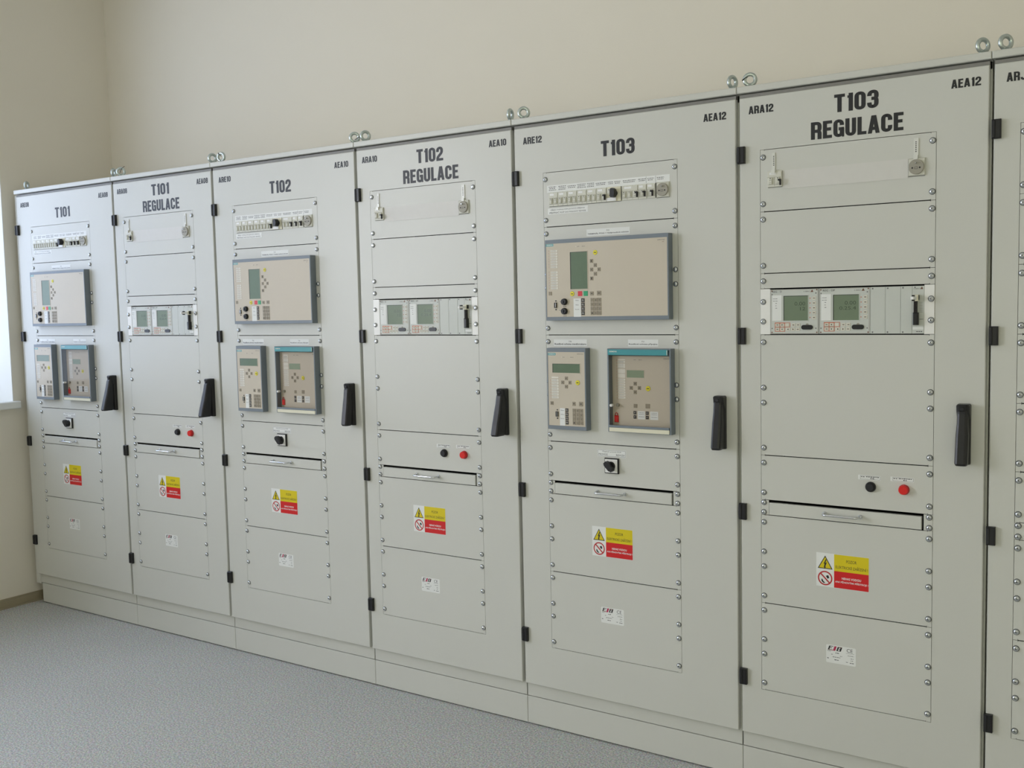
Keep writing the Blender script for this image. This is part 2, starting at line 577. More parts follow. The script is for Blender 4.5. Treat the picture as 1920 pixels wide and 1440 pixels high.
def screw_geo(b):
    b.lathe(0, 0, [(8.3, 0), (8.3, -0.0010), (7.3, -0.0014)], 'zdark', 18, cap=False)
    b.lathe(0, 0, [(7.3, -0.0014), (7.0, -0.0026), (6.1, -0.0042), (4.6, -0.0054), (2.8, -0.0059)], 'zinc', 18)
    b.quad(-2.4, 2.4, -0.6, 0.6, -0.0060, 'zdark'); b.quad(-0.6, 0.6, -2.4, 2.4, -0.00602, 'zdark')


def put_screws(parent, vs, y=0.0, left=True, right=True):
    for v in vs:
        if left: part('screw', parent, screw_geo, (0.0088, y, -v / 1000), 'screw')
        if right: part('screw', parent, screw_geo, ((PW - 9.2) / 1000, y, -v / 1000), 'screw')


def panel_outline(v0, v1):
    a, g, m, e = 0.9, 0.55, 1.35, 12.0
    R = PW - a
    return [(a, v0 + g), (e, v0 + g), (e, v0 + 3.4), (e + 1.4, v0 + 3.4), (e + 1.4, v0 + m), (R - e - 1.4, v0 + m), (R - e - 1.4, v0 + 3.4), (R - e, v0 + 3.4),
            (R - e, v0 + g), (R, v0 + g), (R, v1 - g), (R - e, v1 - g), (R - e, v1 - 3.4), (R - e - 1.4, v1 - 3.4), (R - e - 1.4, v1 - m),
            (e + 1.4, v1 - m), (e + 1.4, v1 - 3.4), (e, v1 - 3.4), (e, v1 - g), (a, v1 - g)]


def plain_panel(b, n):
    b.poly(panel_outline(0, n * U)[::-1], 0.0, 'panel', 0.003)


# --- breakers
def breaker(b, wdt, poles, dots=True):
    """DIN breaker front, wdt mm wide, 45 mm high, in its own coordinates"""
    b.box(0.3, wdt - 0.3, 0, 45, -0.004, 0.0, 'brk', 0.0006)
    b.box(1.2, wdt - 1.2, 3, 17, -0.0065, -0.004, 'brk', 0.0006)
    b.box(wdt * 0.18, wdt * 0.62, 4, 10.5, -0.0072, -0.0065, 'brkw')
    pw = wdt / poles
    for i in range(poles):
        c = (i + 0.5) * pw
        b.box(c - 4.6, c + 4.6, 19, 37, -0.009, -0.004, 'brk', 0.0008)
        b.quad(c - 1.5, c + 1.5, 20, 22.6, -0.0092, 'ink')
        b.quad(c - 3.2, c + 3.2, 26, 26.8, -0.0092, 'brkd')
        b.quad(c - 3.2, c + 3.2, 33, 33.8, -0.0092, 'brkd')
        if i: b.quad(i * pw - 0.4, i * pw + 0.4, 0.8, 44, -0.0042, 'brkd')
    b.quad(1.5, wdt - 1.5, 38, 38.8, -0.0041, 'brkd')


def toggle(b):
    b.box(-4.4, 3.6, -1.5, 2.8, -0.017, -0.008, 'black', 0.0008)
    b.box(-0.4, 3.4, 2.8, 15.5, -0.015, -0.0085, 'black', 0.0008)


def socket(b):
    b.box(0, 43.5, 0, 46, -0.004, 0.0, 'brk', 0.0008)
    b.lathe(21.5, 23, [(19.8, -0.004), (19.8, -0.0085), (18.9, -0.0092)], 'sock', 28)
    b.ring((1.0, 42.5, 0.8, 45.2), (1.6, 41.9, 1.4, 44.6), -0.00415, -0.004, 'brkd')
    for du, dv in ((-9.5, 2.5), (9.5, 2.5)):
        b.disc(21.5 + du, 23 + dv, 2.4, -0.0093, 'blackm', 12)
    b.lathe(21.5, 13.5, [(2.4, -0.009), (2.2, -0.0165), (1.4, -0.018)], 'zinc', 12)
    b.ring((17.5, 25.5, 23.0, 29.0), (18.4, 24.6, 23.9, 28.1), -0.00935, -0.0092, 'ink')


def build_breaker_panel(cab, loc):
    pn = part('breaker_panel', cab, lambda b: plain_panel(b, 4), loc, 'panel4')
    put_screws(pn, [n * U for n in HOLES[4]])
    def lab(b):
        b.quad(15, 457, 43.0, 66.0, -0.0004, 'paper')
        cols = [(22, 50, 3, 'Ovládání ochran'), (59, 88, 3, 'Ovládání odpojovače'), (94, 126, 2, 'Napájení 24V'), (130, 162, 3, 'Napájení ochran DC'), (167, 194, 3, 'Signalizace'),
                (199, 236, 2, 'Ovládací obvody'), (243, 262, 2, ''), (266, 287, 2, ''), (296, 340, 2, 'Napájení vytápění'), (350, 376, 2, 'Topení rozvaděče'), (381, 404, 2, 'Osvětlení'), (414, 438, 2, 'Servisní zásuvka')]
        for a, c, n, t in cols:
            for i in range(n):
                b.dashes(a + (i % 2) * 2, c - (i % 2) * 2, 50.5 + i * 5.0 - (2 if n == 3 else 0), 2.3, 'inkl', seed=i)
        for u in (376.5, 409):
            b.quad(u, u + 0.8, 44, 64, -0.0005, 'ink')
    part('label_strip', pn, lab, (0, 0, 0), 'brk_labels')
    for i in range(6):
        part('circuit_breaker', pn, lambda b: breaker(b, 36, 2), ((23.2 + 36 * i) / 1000, 0, -0.0668), 'brk2')
    part('breaker_lock', pn, toggle, (0.2345, 0, -0.0905), 'toggle')
    def sw(b):
        b.box(0, 50, 0, 45, -0.004, 0, 'cream', 0.0006)
        b.box(2, 26, 4, 20, -0.007, -0.004, 'brk', 0.0006)
        b.box(1, 34, 33, 44, -0.0085, -0.004, 'brkw', 0.0006)
        b.disc(9, 8, 2, -0.0072, 'inkl', 10); b.quad(8, 15, 24, 27, -0.0042, 'ink')
    part('changeover_switch', pn, sw, (0.2405, 0, -0.0668), 'chsw')
    def kn(b):
        b.poly([(-6, -14), (2, -15), (6, -11), (8, 0), (6, 11), (2, 14), (-6, 14), (-8, 8), (-8, -8)][::-1], -0.026, 'black', 0.018)
        b.lathe(0, 0, [(9, -0.004), (8, -0.010)], 'black', 16)
    part('changeover_knob', pn, kn, (0.2700, 0, -0.0868), 'chknob')
    part('circuit_breaker', pn, lambda b: breaker(b, 57, 3), (0.2935, 0, -0.0665), 'brk3')
    for i in range(2):
        part('circuit_breaker', pn, lambda b: breaker(b, 29.5, 1), ((350.8 + 30 * i) / 1000, 0, -0.0665), 'brk1')
    for u in (349, 375.5, 401.6):
        part('breaker_lock', pn, toggle, (u / 1000, 0, -0.0900), 'toggle')
    part('power_socket', pn, socket, (0.4130, 0, -0.0655), 'socket')
    def gap(b):
        b.quad(291.4, 293.2, 66.5, 109.5, -0.0045, 'blackm'); b.quad(410.6, 412.6, 65.5, 111, -0.0045, 'blackm')
        b.quad(23, 291, 112.0, 113.2, -0.0004, 'ink'); b.quad(412.6, 456.5, 111.8, 112.8, -0.0004, 'ink')
    part('cutout_edge', pn, gap, (0, 0, 0), 'brk_gap')
    def rop(b):
        b.quad(16.5, 169, 117.5, 137.5, -0.0004, 'paper')
        b.text('PŘED VYPNUTÍM JISTIČŮ PŘEPNI', 92, 123.2, 6.2, 'ink', 128)
        b.text('PŘEPÍNAČ ROP DO POLOHY REVIZE', 92, 131.8, 6.2, 'ink', 138)
    part('notice_label', pn, rop, (0, 0, 0), 'rop', label='white paper notice label below the breakers')
    return pn


def build_socket_panel(cab, loc):
    pn = part('socket_panel', cab, lambda b: plain_panel(b, 4), loc, 'panel4')
    put_screws(pn, [n * U for n in HOLES[4]])
    part('circuit_breaker', pn, lambda b: breaker(b, 44, 2), (0.0228, -0.001, -0.0640), 'brk2w')
    part('breaker_lock', pn, toggle, (0.0628, -0.001, -0.0905), 'toggle')
    def band(b):
        b.box(67.5, 411, 64, 116, -0.0012, 0, 'blankstrip')
    part('blanking_strip', pn, band, (0, 0, 0), 'band')
    part('power_socket', pn, socket, (0.4122, -0.0005, -0.0650), 'socket')
    for q, (u0, u1, v1, ux) in enumerate(((37, 45.5, 62, 40), (426, 438, 58, 430))):
        def tag(b):
            b.box(u0, u1, 12, v1, -0.0028, -0.0003, 'tape'); b.box(u0, u0 + 11, v1 - 1, v1 + 10, -0.012 if q == 0 else -0.006, -0.0025, 'tape')
            for i in range(6): b.quad(ux, ux + 3.4, 21 + i * 5, 23.5 + i * 5, -0.0029, 'ink')
        part('tag_label', pn, tag, (0, 0, 0), 'tag%d' % q, label='narrow upright clear tape label')
    def ln(b):
        b.quad(412, 455, 111.4, 112.6, -0.0004, 'ink'); b.quad(24, 66, 109.4, 110.4, -0.0004, 'ink')
    part('cutout_edge', pn, ln, (0, 0, 0), 'sockgap')
    return pn


# --- small controls
def build_switch_panel(cab, loc):
    pn = part('switch_panel', cab, lambda b: plain_panel(b, 3), loc, 'panel3')
    put_screws(pn, [n * U for n in HOLES[3]])
    d = 20 * U
    def nl(b):
        b.quad(189.5, 294, 905 - d, 928.5 - d, -0.0004, 'paper')
        b.ring((191, 292.5, 906.5 - d, 927 - d), (191.9, 291.6, 907.4 - d, 926.1 - d), -0.0006, -0.0005, 'inkl')
        b.text('Přepínač provozu ROP', 243, 911.8 - d, 5.4, 'ink', 68)
        b.text('PROVOZ', 211, 921 - d, 5.6, 'ink', 33, bold=0.01, spacing=1.15); b.text('REVIZE', 274, 921 - d, 5.6, 'ink', 30, bold=0.01, spacing=1.15)
    part('nameplate', pn, nl, (0, 0, 0), 'swname')
    def pl(b):
        b.box(-25.5, 25.5, -25, 25, -0.0075, 0, 'black', 0.002)
        b.box(-22.5, 22.5, -22, 22, -0.0083, -0.0074, 'alu', 0.0004)
        b.lathe(0, 0, [(15, -0.008), (14.5, -0.013), (13, -0.014)], 'black', 24)
    q = part('rotary_switch', pn, pl, (0.2418 + 0.002, 0, -(956.5 - d) / 1000), 'swplate')
    def kn(b):
        a = math.radians(-48)
        pts = []
        for x, yv in ((-19, -5), (-12, -8.5), (10, -8), (19, -3.5), (19, 3.5), (10, 8), (-12, 8.5), (-19, 5)):
            pts.append((x * math.cos(a) - yv * math.sin(a), -(x * math.sin(a) + yv * math.cos(a))))
        b.poly(pts[::-1], -0.031, 'black', 0.018)
        b.quad(-9.8, -7.4, 4.5, 7.2, -0.0312, 'brkw')
    part('switch_knob', pn, kn, (0.2438, 0, -(956.5 - d) / 1000), 'swknob', label='black pointer knob')


def build_button_panel(cab, loc):
    pn = part('button_panel', cab, lambda b: plain_panel(b, 3), loc, 'panel3')
    put_screws(pn, [n * U for n in HOLES[3]])
    d = 20 * U
    for (u0, u1, v0, v1, t) in ((283, 345, 926.5, 939.5, 'Reset poruchy'), (371, 433, 925, 938, 'Porucha')):
        def nl(b):
            b.quad(u0, u1, v0 - d, v1 - d, -0.0004, 'paper')
            b.ring((u0 + 6, u1 - 1.5, v0 + 1.5 - d, v1 - 1.5 - d), (u0 + 6.6, u1 - 2.1, v0 + 2.1 - d, v1 - 2.1 - d), -0.0006, -0.0005, 'ink')
            b.dashes(u0 + 8, u0 + 18, v0 + 5 - d, 2.2, 'ink', seed=1); b.dashes(u0 + 22, u1 - 4, v0 + 4.4 - d, 2.2, 'ink', seed=2); b.dashes(u0 + 34, u0 + 44, v0 + 8.6 - d, 2.4, 'ink', seed=3)
        part('nameplate', pn, nl, (0, 0, 0), 'btnname%d' % u0)
    def bb(b):
        b.lathe(0, 0, [(14.5, 0), (14.5, -0.004), (13.4, -0.0075), (12.4, -0.0085)], 'black', 26)
        b.lathe(0, 0, [(10.8, -0.008), (10.6, -0.0125), (9.8, -0.0132)], 'blackm', 24)
    part('push_button', pn, bb, (0.3180, 0, -(958.5 - d) / 1000), 'bbtn', label='black push button')
    def rb(b):
        b.lathe(0, 0, [(14.5, 0), (14.5, -0.0035), (13.2, -0.006)], 'redp', 26)
        b.lathe(0, 0, [(12.6, -0.005), (12.4, -0.013), (11.5, -0.0142)], 'rbtn', 26)
    part('push_button', pn, rb, (0.4075, 0, -(959 - d) / 1000), 'rbtn', label='red indicator button')


def build_drawer(cab, loc):
    """1U hinged flap with a chromed bow handle between two screwed flanges"""
    for u0, u1, us in ((0.4, 23.5, 8.8), (PW - 23.5, PW - 0.4, PW - 9.2)):
        pn = part('flap_flange', cab, lambda b: b.box(u0, u1, 0.3, U - 0.3, 0, 0.003, 'panel'), loc, 'flange%d' % u0)
        for v in (.17, .82):
            part('screw', pn, screw_geo, (us / 1000, 0, -v * U / 1000), 'screw')
    def flap(b):
        b.box(25.0, PW - 29.0, 7.2, U - 0.9, -0.0018, 0.012, 'panel', 0.0012)
    fp = part('flap', cab, flap, loc, 'flap')
    def bar(b):
        r = 0.0035; z = -0.0235; x0, x1 = 0.190, 0.291
        P = [(x0, 0.0, z), (x0, -0.018, z)]
        for i in range(1, 7):
            t = math.pi / 2 * i / 6; P.append((x0 + 0.012 * (1 - math.cos(t)), -0.018 - 0.012 * math.sin(t), z))
        Q = [(x0 + x1 - p_[0], p_[1], z) for p_ in P[::-1]]
        b.tube(P + Q, r, 'chrome', 12)
        for x in (x0, x1):
            b.lathe(x * 1000, 23.5, [(6.2, -0.0018), (6.2, -0.006), (4.6, -0.0072)], 'chrome', 16)
    part('bow_handle', fp, bar, (0, 0, 0), 'bow', label='chromed bow handle')


def sign_geo(b):
    """warning sticker; origin at its top left corner, 149.5 x 98.5 mm"""
    W, Hh, c = 149.5, 98.5, 51.5
    y = -0.0004
    b.quad(0, W, 0, Hh, y, 'paper')
    b.quad(c, W - 0.8, 0.8, Hh / 2, y - 0.0001, 'yel'); b.quad(c, W - 0.8, Hh / 2, Hh - 0.8, y - 0.0001, 'red')
    # triangle with flash
    def tri(cx, cy, r, k, yy): b.poly([(cx, cy - r * 1.12), (cx - r, cy + r * 0.68), (cx + r, cy + r * 0.68)], yy, k)
    tri(c / 2, 31.5, 21.5, 'letter', y - 0.0001); tri(c / 2, 31.8, 17.8, 'yel', y - 0.0002)
    fl = [(27.5, 18), (21.0, 32.5), (24.5, 31.0), (22.5, 40), (21.5, 39), (24.2, 45.5), (28.5, 40.5), (26, 40), (31.0, 26.5), (26.4, 28.8), (30.2, 19)]
    b.poly([(u, v) for u, v in fl], y - 0.0003, 'letter')
    # prohibition ring
    n = 40; cx, cy = c / 2, 73.5
    vs = []; fs = []
    for i in range(n):
        a = 2 * math.pi * i / n
        for r in (21.0, 17.2):
            vs.append(((cx + r * math.cos(a)) / 1000, y - 0.0002, (-cy + r * math.sin(a)) / 1000))
    for i in range(n):
        j = (i + 1) % n
        fs.append((2 * i, 2 * i + 1, 2 * j + 1, 2 * j))
    b.add(vs, fs, 'redp')
    s = 17.6 * math.sqrt(0.5); t = 1.4
    b.poly([(cx - s - t, cy - s + t), (cx + s - t, cy + s + t), (cx + s + t, cy + s - t), (cx - s + t, cy - s - t)], y - 0.00025, 'redp')
    b.poly([(cx + 2, cy - 7), (cx + 9, cy - 10), (cx + 12, cy - 2), (cx + 7, cy + 1)], y - 0.00015, 'letter')
    b.poly([(cx - 11, cy + 3), (cx - 8, cy + 3), (cx - 5, cy + 9), (cx + 1, cy + 14), (cx - 5, cy + 14.5), (cx - 10, cy + 10)], y - 0.00015, 'letter')
    m = (c + W) / 2
    b.text('POZOR', m, 18.5, 8.6, 'letter', 29, y - 0.0002)
    b.text('ELEKTRICKÉ ZAŘÍZENÍ !', m + 0.5, 35.5, 10.8, 'letter', 90, y - 0.0002)
    b.text('NEHAS VODOU', m, 68.5, 6.6, 'paper', 54, y - 0.0002, bold=0.02)
    b.text('ANI PĚNOVÝMI PŘÍSTROJI !', m + 0.5, 79.5, 8.2, 'paper', 93, y - 0.0002, bold=0.02)


def plate_geo(b):
    """rating plate sticker, 85 x 53 mm"""
    y = -0.0004
    r = 2.5
    b.poly([(r, 0), (0, r), (0, 53 - r), (r, 53), (85 - r, 53), (85, 53 - r), (85, r), (85 - r, 0)], y, 'paper')
    def par(u0, u1, v0, v1, k, sl=0.34, q=0.0001):
        d = lambda v: (15 - v) * sl + 0
        b.poly([(u0 + d(v0), v0), (u0 + d(v1), v1), (u1 + d(v1), v1), (u1 + d(v0), v0)], y - q, k)
    # E
    par(5, 9, 3, 15.5, 'letter'); par(8, 17, 3, 4.6, 'letter'); par(8, 15, 8, 9.6, 'letter'); par(4.5, 17, 13.6, 15.5, 'brown')
    # slanted stroke
    par(20, 26.5, 2.6, 16, 'magenta'); par(15, 22, 14.2, 16, 'magenta')
    # B
    par(29.5, 33.5, 3, 15.8, 'letter'); par(29.5, 42, 3, 5.4, 'brown'); par(38, 42.5, 3.2, 15.8, 'letter'); par(33, 40, 8.2, 9.8, 'letter'); par(30, 41, 14.2, 15.8, 'letter')
    b.text('CE', 67.5, 9.5, 10.5, 'ink', 17, y - 0.0001)
    b.quad(57, 80, 17.6, 18.2, y - 0.0001, 'ink')
    for a, c_, v, h, k in ((4, 13, 18.5, 1.6, 'inkl'), (27, 38, 22.0, 2.2, 'ink'), (62, 79, 24.5, 1.6, 'inkl'), (15, 19, 27.5, 2, 'inkl'), (40, 46, 30, 1.8, 'inkl'), (70, 78, 32, 1.8, 'inkl'), (19, 41, 34.5, 2, 'inkl'),
                           (70, 77, 38, 1.8, 'inkl'), (3, 9, 40, 2.2, 'ink'), (24, 38, 42.5, 2.2, 'ink'), (57, 63, 44, 1.8, 'inkl'), (68, 79, 45, 2, 'ink')):
        b.dashes(a, c_, v, h, k, y - 0.0001)


def handle_geo(b, flare):
    """swing handle: escutcheon and lever; origin at its middle on the door, 160 mm tall"""
    hw = 0.0165
    def slab(prof, k):
        # prof: list of (z, halfwidth, yfront, yback)
        vs = []; fs = []
        n = 8
        for z, h, yf, yb in prof:
            c = min(h, abs(yb - yf)) * 0.5
            ring = [(-h, yb), (-h, yf + c), (-h + c * 0.35, yf + c * 0.3), (-h + c, yf), (h - c, yf), (h - c * 0.35, yf + c * 0.3), (h, yf + c), (h, yb)]
            vs += [(x, y, z) for x, y in ring]
        for i in range(len(prof) - 1):
            for q in range(n):
                q2 = (q + 1) % n
                fs.append((i * n + q, i * n + q2, (i + 1) * n + q2, (i + 1) * n + q))
        fs.append(tuple(range(n - 1, -1, -1))); fs.append(tuple((len(prof) - 1) * n + q for q in range(n)))
        b.add(vs, fs, k, False)
    # escutcheon
    slab([(-0.0805, 0.0155, -0.012, 0), (-0.078, hw, -0.016, 0), (0.040, hw, -0.018, 0), (0.060, hw, -0.030, 0), (0.0765, hw, -0.033, 0), (0.0805, 0.0135, -0.030, 0)], 'black')
    f0 = 0.012 if not flare else 0.030
    # lever, its back lifting off towards the lower end
    prof = []
    for z, t in ((0.062, 0.0), (0.056, 0.1), (0.03, 0.25), (0.0, 0.45), (-0.004, 0.47), (-0.04, 0.75), (-0.074, 0.97), (-0.0795, 1.0)):
        back = -0.018 - 0.010 * t ** 3
        front = -0.032 - (0.010 + f0 * 1.05) * t
        prof.append((z, 0.0135 if z > 0 else 0.0155, front, back))
    prof = prof[::-1]
    prof[0] = (prof[0][0], 0.0135, prof[0][2] + 0.004, prof[0][3])
    slab(prof, 'black')
    b.lathe(0, -68, [(5.2, -0.0325), (5.0, -0.0336), (3.0, -0.0338)], 'blackm', 16)


def hinge_geo(b):
    b.boxm(-0.011, 0.011, -0.012, 0.0, -0.0245, 0.0245, 'black', 0.002)
    b.boxm(-0.0105, -0.002, -0.0145, -0.010, -0.022, 0.022, 'blackm', 0.0015)


def eye_bolt_geo(b):
    R, r = 0.0156, 0.0058
    pts = [(R * math.cos(2 * math.pi * i / 28), 0, 0.0245 + R * math.sin(2 * math.pi * i / 28)) for i in range(28)]
    b.tube(pts, r, 'zincr', 10, closed=True)
    vs = []; n = 20
    prof = [(0.0135, 0.0), (0.0135, 0.0035), (0.0100, 0.006), (0.0068, 0.010)]
    for rr, z in prof:
        vs += [(rr * math.cos(2 * math.pi * i / n), rr * math.sin(2 * math.pi * i / n), z) for i in range(n)]
    fs = [(q * n + i, q * n + (i + 1) % n, (q + 1) * n + (i + 1) % n, (q + 1) * n + i) for q in range(len(prof) - 1) for i in range(n)]
    fs.append(tuple(range(n - 1, -1, -1))); fs.append(tuple(3 * n + i for i in range(n)))
    b.add(vs, fs, 'zincr', True)


# --- protection relays
def key_sq(parent, u, v, w_, h_, y, k='key', mark=None, name='key', t=0.0012):
    def g(b):
        b.box(-w_ / 2, w_ / 2, -h_ / 2, h_ / 2, -t, 0, k, 0.0004)
        if mark in ('u', 'd', 'l', 'r'): b.arrow(0, 0, w_ * 0.24, mark, -t - 0.0001)
        elif mark == 'bar': b.quad(-w_ * 0.16, w_ * 0.16, -h_ * 0.3, h_ * 0.3, -t - 0.0001, 'arrow')
        elif mark == 'dot': b.quad(-w_ * 0.24, w_ * 0.24, -h_ * 0.09, h_ * 0.09, -t - 0.0001, 'arrow')
        elif mark: b.text(mark, 0, 0, h_ * 0.42, 'slot' if k == 'dkey' else 'arrow', y=-t - 0.0001)
    return part(name, parent, g, (u / 1000, y, -v / 1000), 'key_%s_%.1f_%.1f_%s' % (k, w_, h_, mark))


def key_round(parent, u, v, r, y, k='ykey'):
    def g(b):
        b.lathe(0, 0, [(r, 0), (r, -0.0009), (r * 0.85, -0.0014)], k, 20)
        b.quad(-r * 0.5, r * 0.5, -r * 0.16, r * 0.16, -0.0015, 'arrow')
    return part('key', parent, g, (u / 1000, y, -v / 1000), 'keyr_%s_%.1f' % (k, r))


def badge(b, u, v, w_, h_, y, k='tealb'):
    b.quad(u, u + w_, v, v + h_, y, k)
    b.text('SIEMENS', u + w_ / 2, v + h_ / 2, h_ * 0.5, 'slot', w_ * 0.84, y - 0.0001, bold=0.02)


def label_slots(parent, u0, u1, rows, y, key):
    def g(b):
        for v0, v1, q in rows:
            b.box(u0, u1, v0, v1, y - 0.0006, y, 'slot')
            for i in range(q):
                b.dashes(u0 + 1.5, u1 - 5, v0 + (v1 - v0) * (i + 0.5) / q, 1.0, 'inkl', y - 0.0007, seed=int(v0))
    return part('label_slots', parent, g, (0, 0, 0), key, label='white paper legend slots beside the lamps')


def leds(b, u, v0, n, dv, y):
    for i in range(n):
        for k in (0, 1):
            b.quad(u - 0.7, u + 0.7, v0 + i * dv + k * 3.4 - 0.7, v0 + i * dv + k * 3.4 + 0.7, y, 'redp' if k else 'ink')


def port(b, u, v0, v1, y):
    c = (v0 + v1) / 2
    b.box(u - 4.2, u + 4.8, c - 8.5, c + 8.5, y - 0.004, y, 'blackm', 0.001)
    b.box(u + 1.0, u + 3.8, c - 7, c + 7, y - 0.0052, y - 0.004, 'zinc', 0.0004)
    for v in (v0 + 2.2, v1 - 2.2): b.lathe(u + 1.5, v, [(2.2, y), (2.2, y - 0.002)], 'zdark', 10)


def housing(b, o, top, side, right, y0, k='hous'):
    b.box(o[0], o[1], o[2], o[3], y0 + 0.0015, -0.0002, k, 0.0012)
    b.ring(o, (o[0] + side, o[1] - right, o[2] + top, o[3] - top), y0, y0 + 0.002, k, 0.8)


def caption(parent, u0, u1, v0, v1, l1, l2, key, w2):
    def g(b):
        b.quad(u0, u1, v0, v1, -0.0005, 'paper')
        m = (u0 + u1) / 2; h = v1 - v0
        b.text(l1, m, v0 + h * 0.3, 5.0, 'ink', y=-0.0006)
        b.text(l2, m, v0 + h * 0.68, 6.0, 'letter', w2, -0.0006, bold=0.02)
    return part('caption_label', parent, g, (0, 0, 0), key)


def big_relay(loc, label, cap):
    r = thing('protection_relay', label, 'protection relay', loc, 'large beige relays with tall screens')
    y = -0.0285
    part('housing', r, lambda b: housing(b, (20, 464, 222.6, 485.4), 12, 4, 4.5, -0.029), key='br_h', label='slate grey metal housing')
    def face(b):
        b.box(24.2, 459.3, 234.8, 473.2, y, y + 0.0015, 'face')
        b.text('RUN', 146, 248.4, 2.6, 'ink', y=y - 0.0002); b.text('ERROR', 166, 248.4, 2.6, 'ink', y=y - 0.0002); b.disc(138, 248.6, 1.3, y - 0.0002, 'slot', 8)
        leds(b, 34.5, 257, 7, 8.7, y - 0.0002); leds(b, 34.5, 326, 7, 8.7, y - 0.0002)
        b.text('SIPROTEC', 440, 242, 3.4, 'ink', 26, y - 0.0002); b.text('6MD', 446, 248, 2.6, 'brown', y=y - 0.0002)
        b.dashes(73, 80, 424, 1.4, 'ink', y - 0.0002); b.dashes(70, 82, 452, 1.4, 'ink', y - 0.0002); b.dashes(87, 99, 440, 1.6, 'ink', y - 0.0002); b.dashes(87, 99, 470.5, 1.6, 'ink', y - 0.0002)
        b.poly([(188, 291), (194, 297), (205, 308), (195, 321), (208, 334), (222, 322), (209, 311)], y - 0.00015, 'face')
    part('front_plate', r, face, key='br_f')
    part('maker_badge', r, lambda b: badge(b, 24.6, 235.6, 28, 7.6, y - 0.0003), key='br_b', label='teal maker badge')
    def lcd(b):
        b.ring((113.5, 181.0, 263.3, 386.3), (115.4, 179.2, 265.2, 384.4), y - 0.001, y, 'face', 0.3)
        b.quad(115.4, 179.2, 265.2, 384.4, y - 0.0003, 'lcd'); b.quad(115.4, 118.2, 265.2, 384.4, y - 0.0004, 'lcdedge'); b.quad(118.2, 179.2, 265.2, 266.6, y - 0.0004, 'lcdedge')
    part('screen', r, lcd, key='br_l', label='tall green liquid crystal screen')
    rows = [(255.7 + 8.65 * i, 255.7 + 8.65 * i + 6.6, 2) for i in range(7)] + [(324.8 + 8.65 * i, 324.8 + 8.65 * i + 6.6, 2) for i in range(7)]
    label_slots(r, 41.6, 67.8, rows, y, 'br_s')
    for u, v, m in ((194.6, 296.8, 'bar'), (208.3, 310.5, 'u'), (194.7, 324.2, 'l'), (221.7, 324.2, 'r'), (208, 338, 'd'), (194.4, 352.2, 'bar')):
        key_sq(r, u, v, 11, 11.6, y, 'key', m)
    key_round(r, 208.6, 270.2, 7.6, y); key_round(r, 121.5, 399.2, 7.8, y)
    key_sq(r, 150.6, 399.4, 15.6, 15.6, y, 'redk', None); key_sq(r, 171.6, 399.4, 15.4, 15.8, y, 'grnk', None)
    key_sq(r, 37.8, 396.6, 12, 12, y, 'key', None); key_sq(r, 194.3, 400, 12, 12, y, 'key', 'dot'); key_sq(r, 220.6, 399.4, 15.2, 14, y, 'key', 'dot')
    for i, t in enumerate(('7', '8', '9', '4', '5', '6', '1', '2', '3', '.', '0', '+/-')):
        key_sq(r, 195.2 + 13.4 * (i % 3), 420.8 + 13.9 * (i // 3), 12, 12.4, y, 'key', t)
    for i in range(4):
        key_sq(r, 160.9, 421 + 13.8 * i, 12.3, 12.4, y, 'dkey', 'F%d' % (i + 1))
    def fl(b):
        b.box(126, 153.3, 414.5, 474, y - 0.0006, y, 'paper')
        for i, t in enumerate(('Hlášení', 'Měření', 'Porucha', '')):
            if t: b.text(t, 139.5, 421 + 14.3 * i, 3.2, 'ink', y=y - 0.0008)
    part('function_legend', r, fl, key='br_fl')
    for v in (424.6, 455.2):
        def jk(b):
            b.lathe(0, 0, [(11.0, 0), (11.0, -0.003), (9.8, -0.009), (8.6, -0.010)], 'black', 22)
            b.box(-1.0, 1.0, -4.5, 4.5, -0.0125, -0.009, 'zdark')
        part('key_switch', r, jk, (0.0922, y, -v / 1000), 'jk', label='round black key switch')
    part('serial_port', r, lambda b: port(b, 57.5, 419, 451.5, y), key='br_p')
    caption(r, 162, 318.5, 193.8, 216, 'F10', 'TERMINÁL POLE + Nadproudová ochrana', 'br_c', 148)
    return r


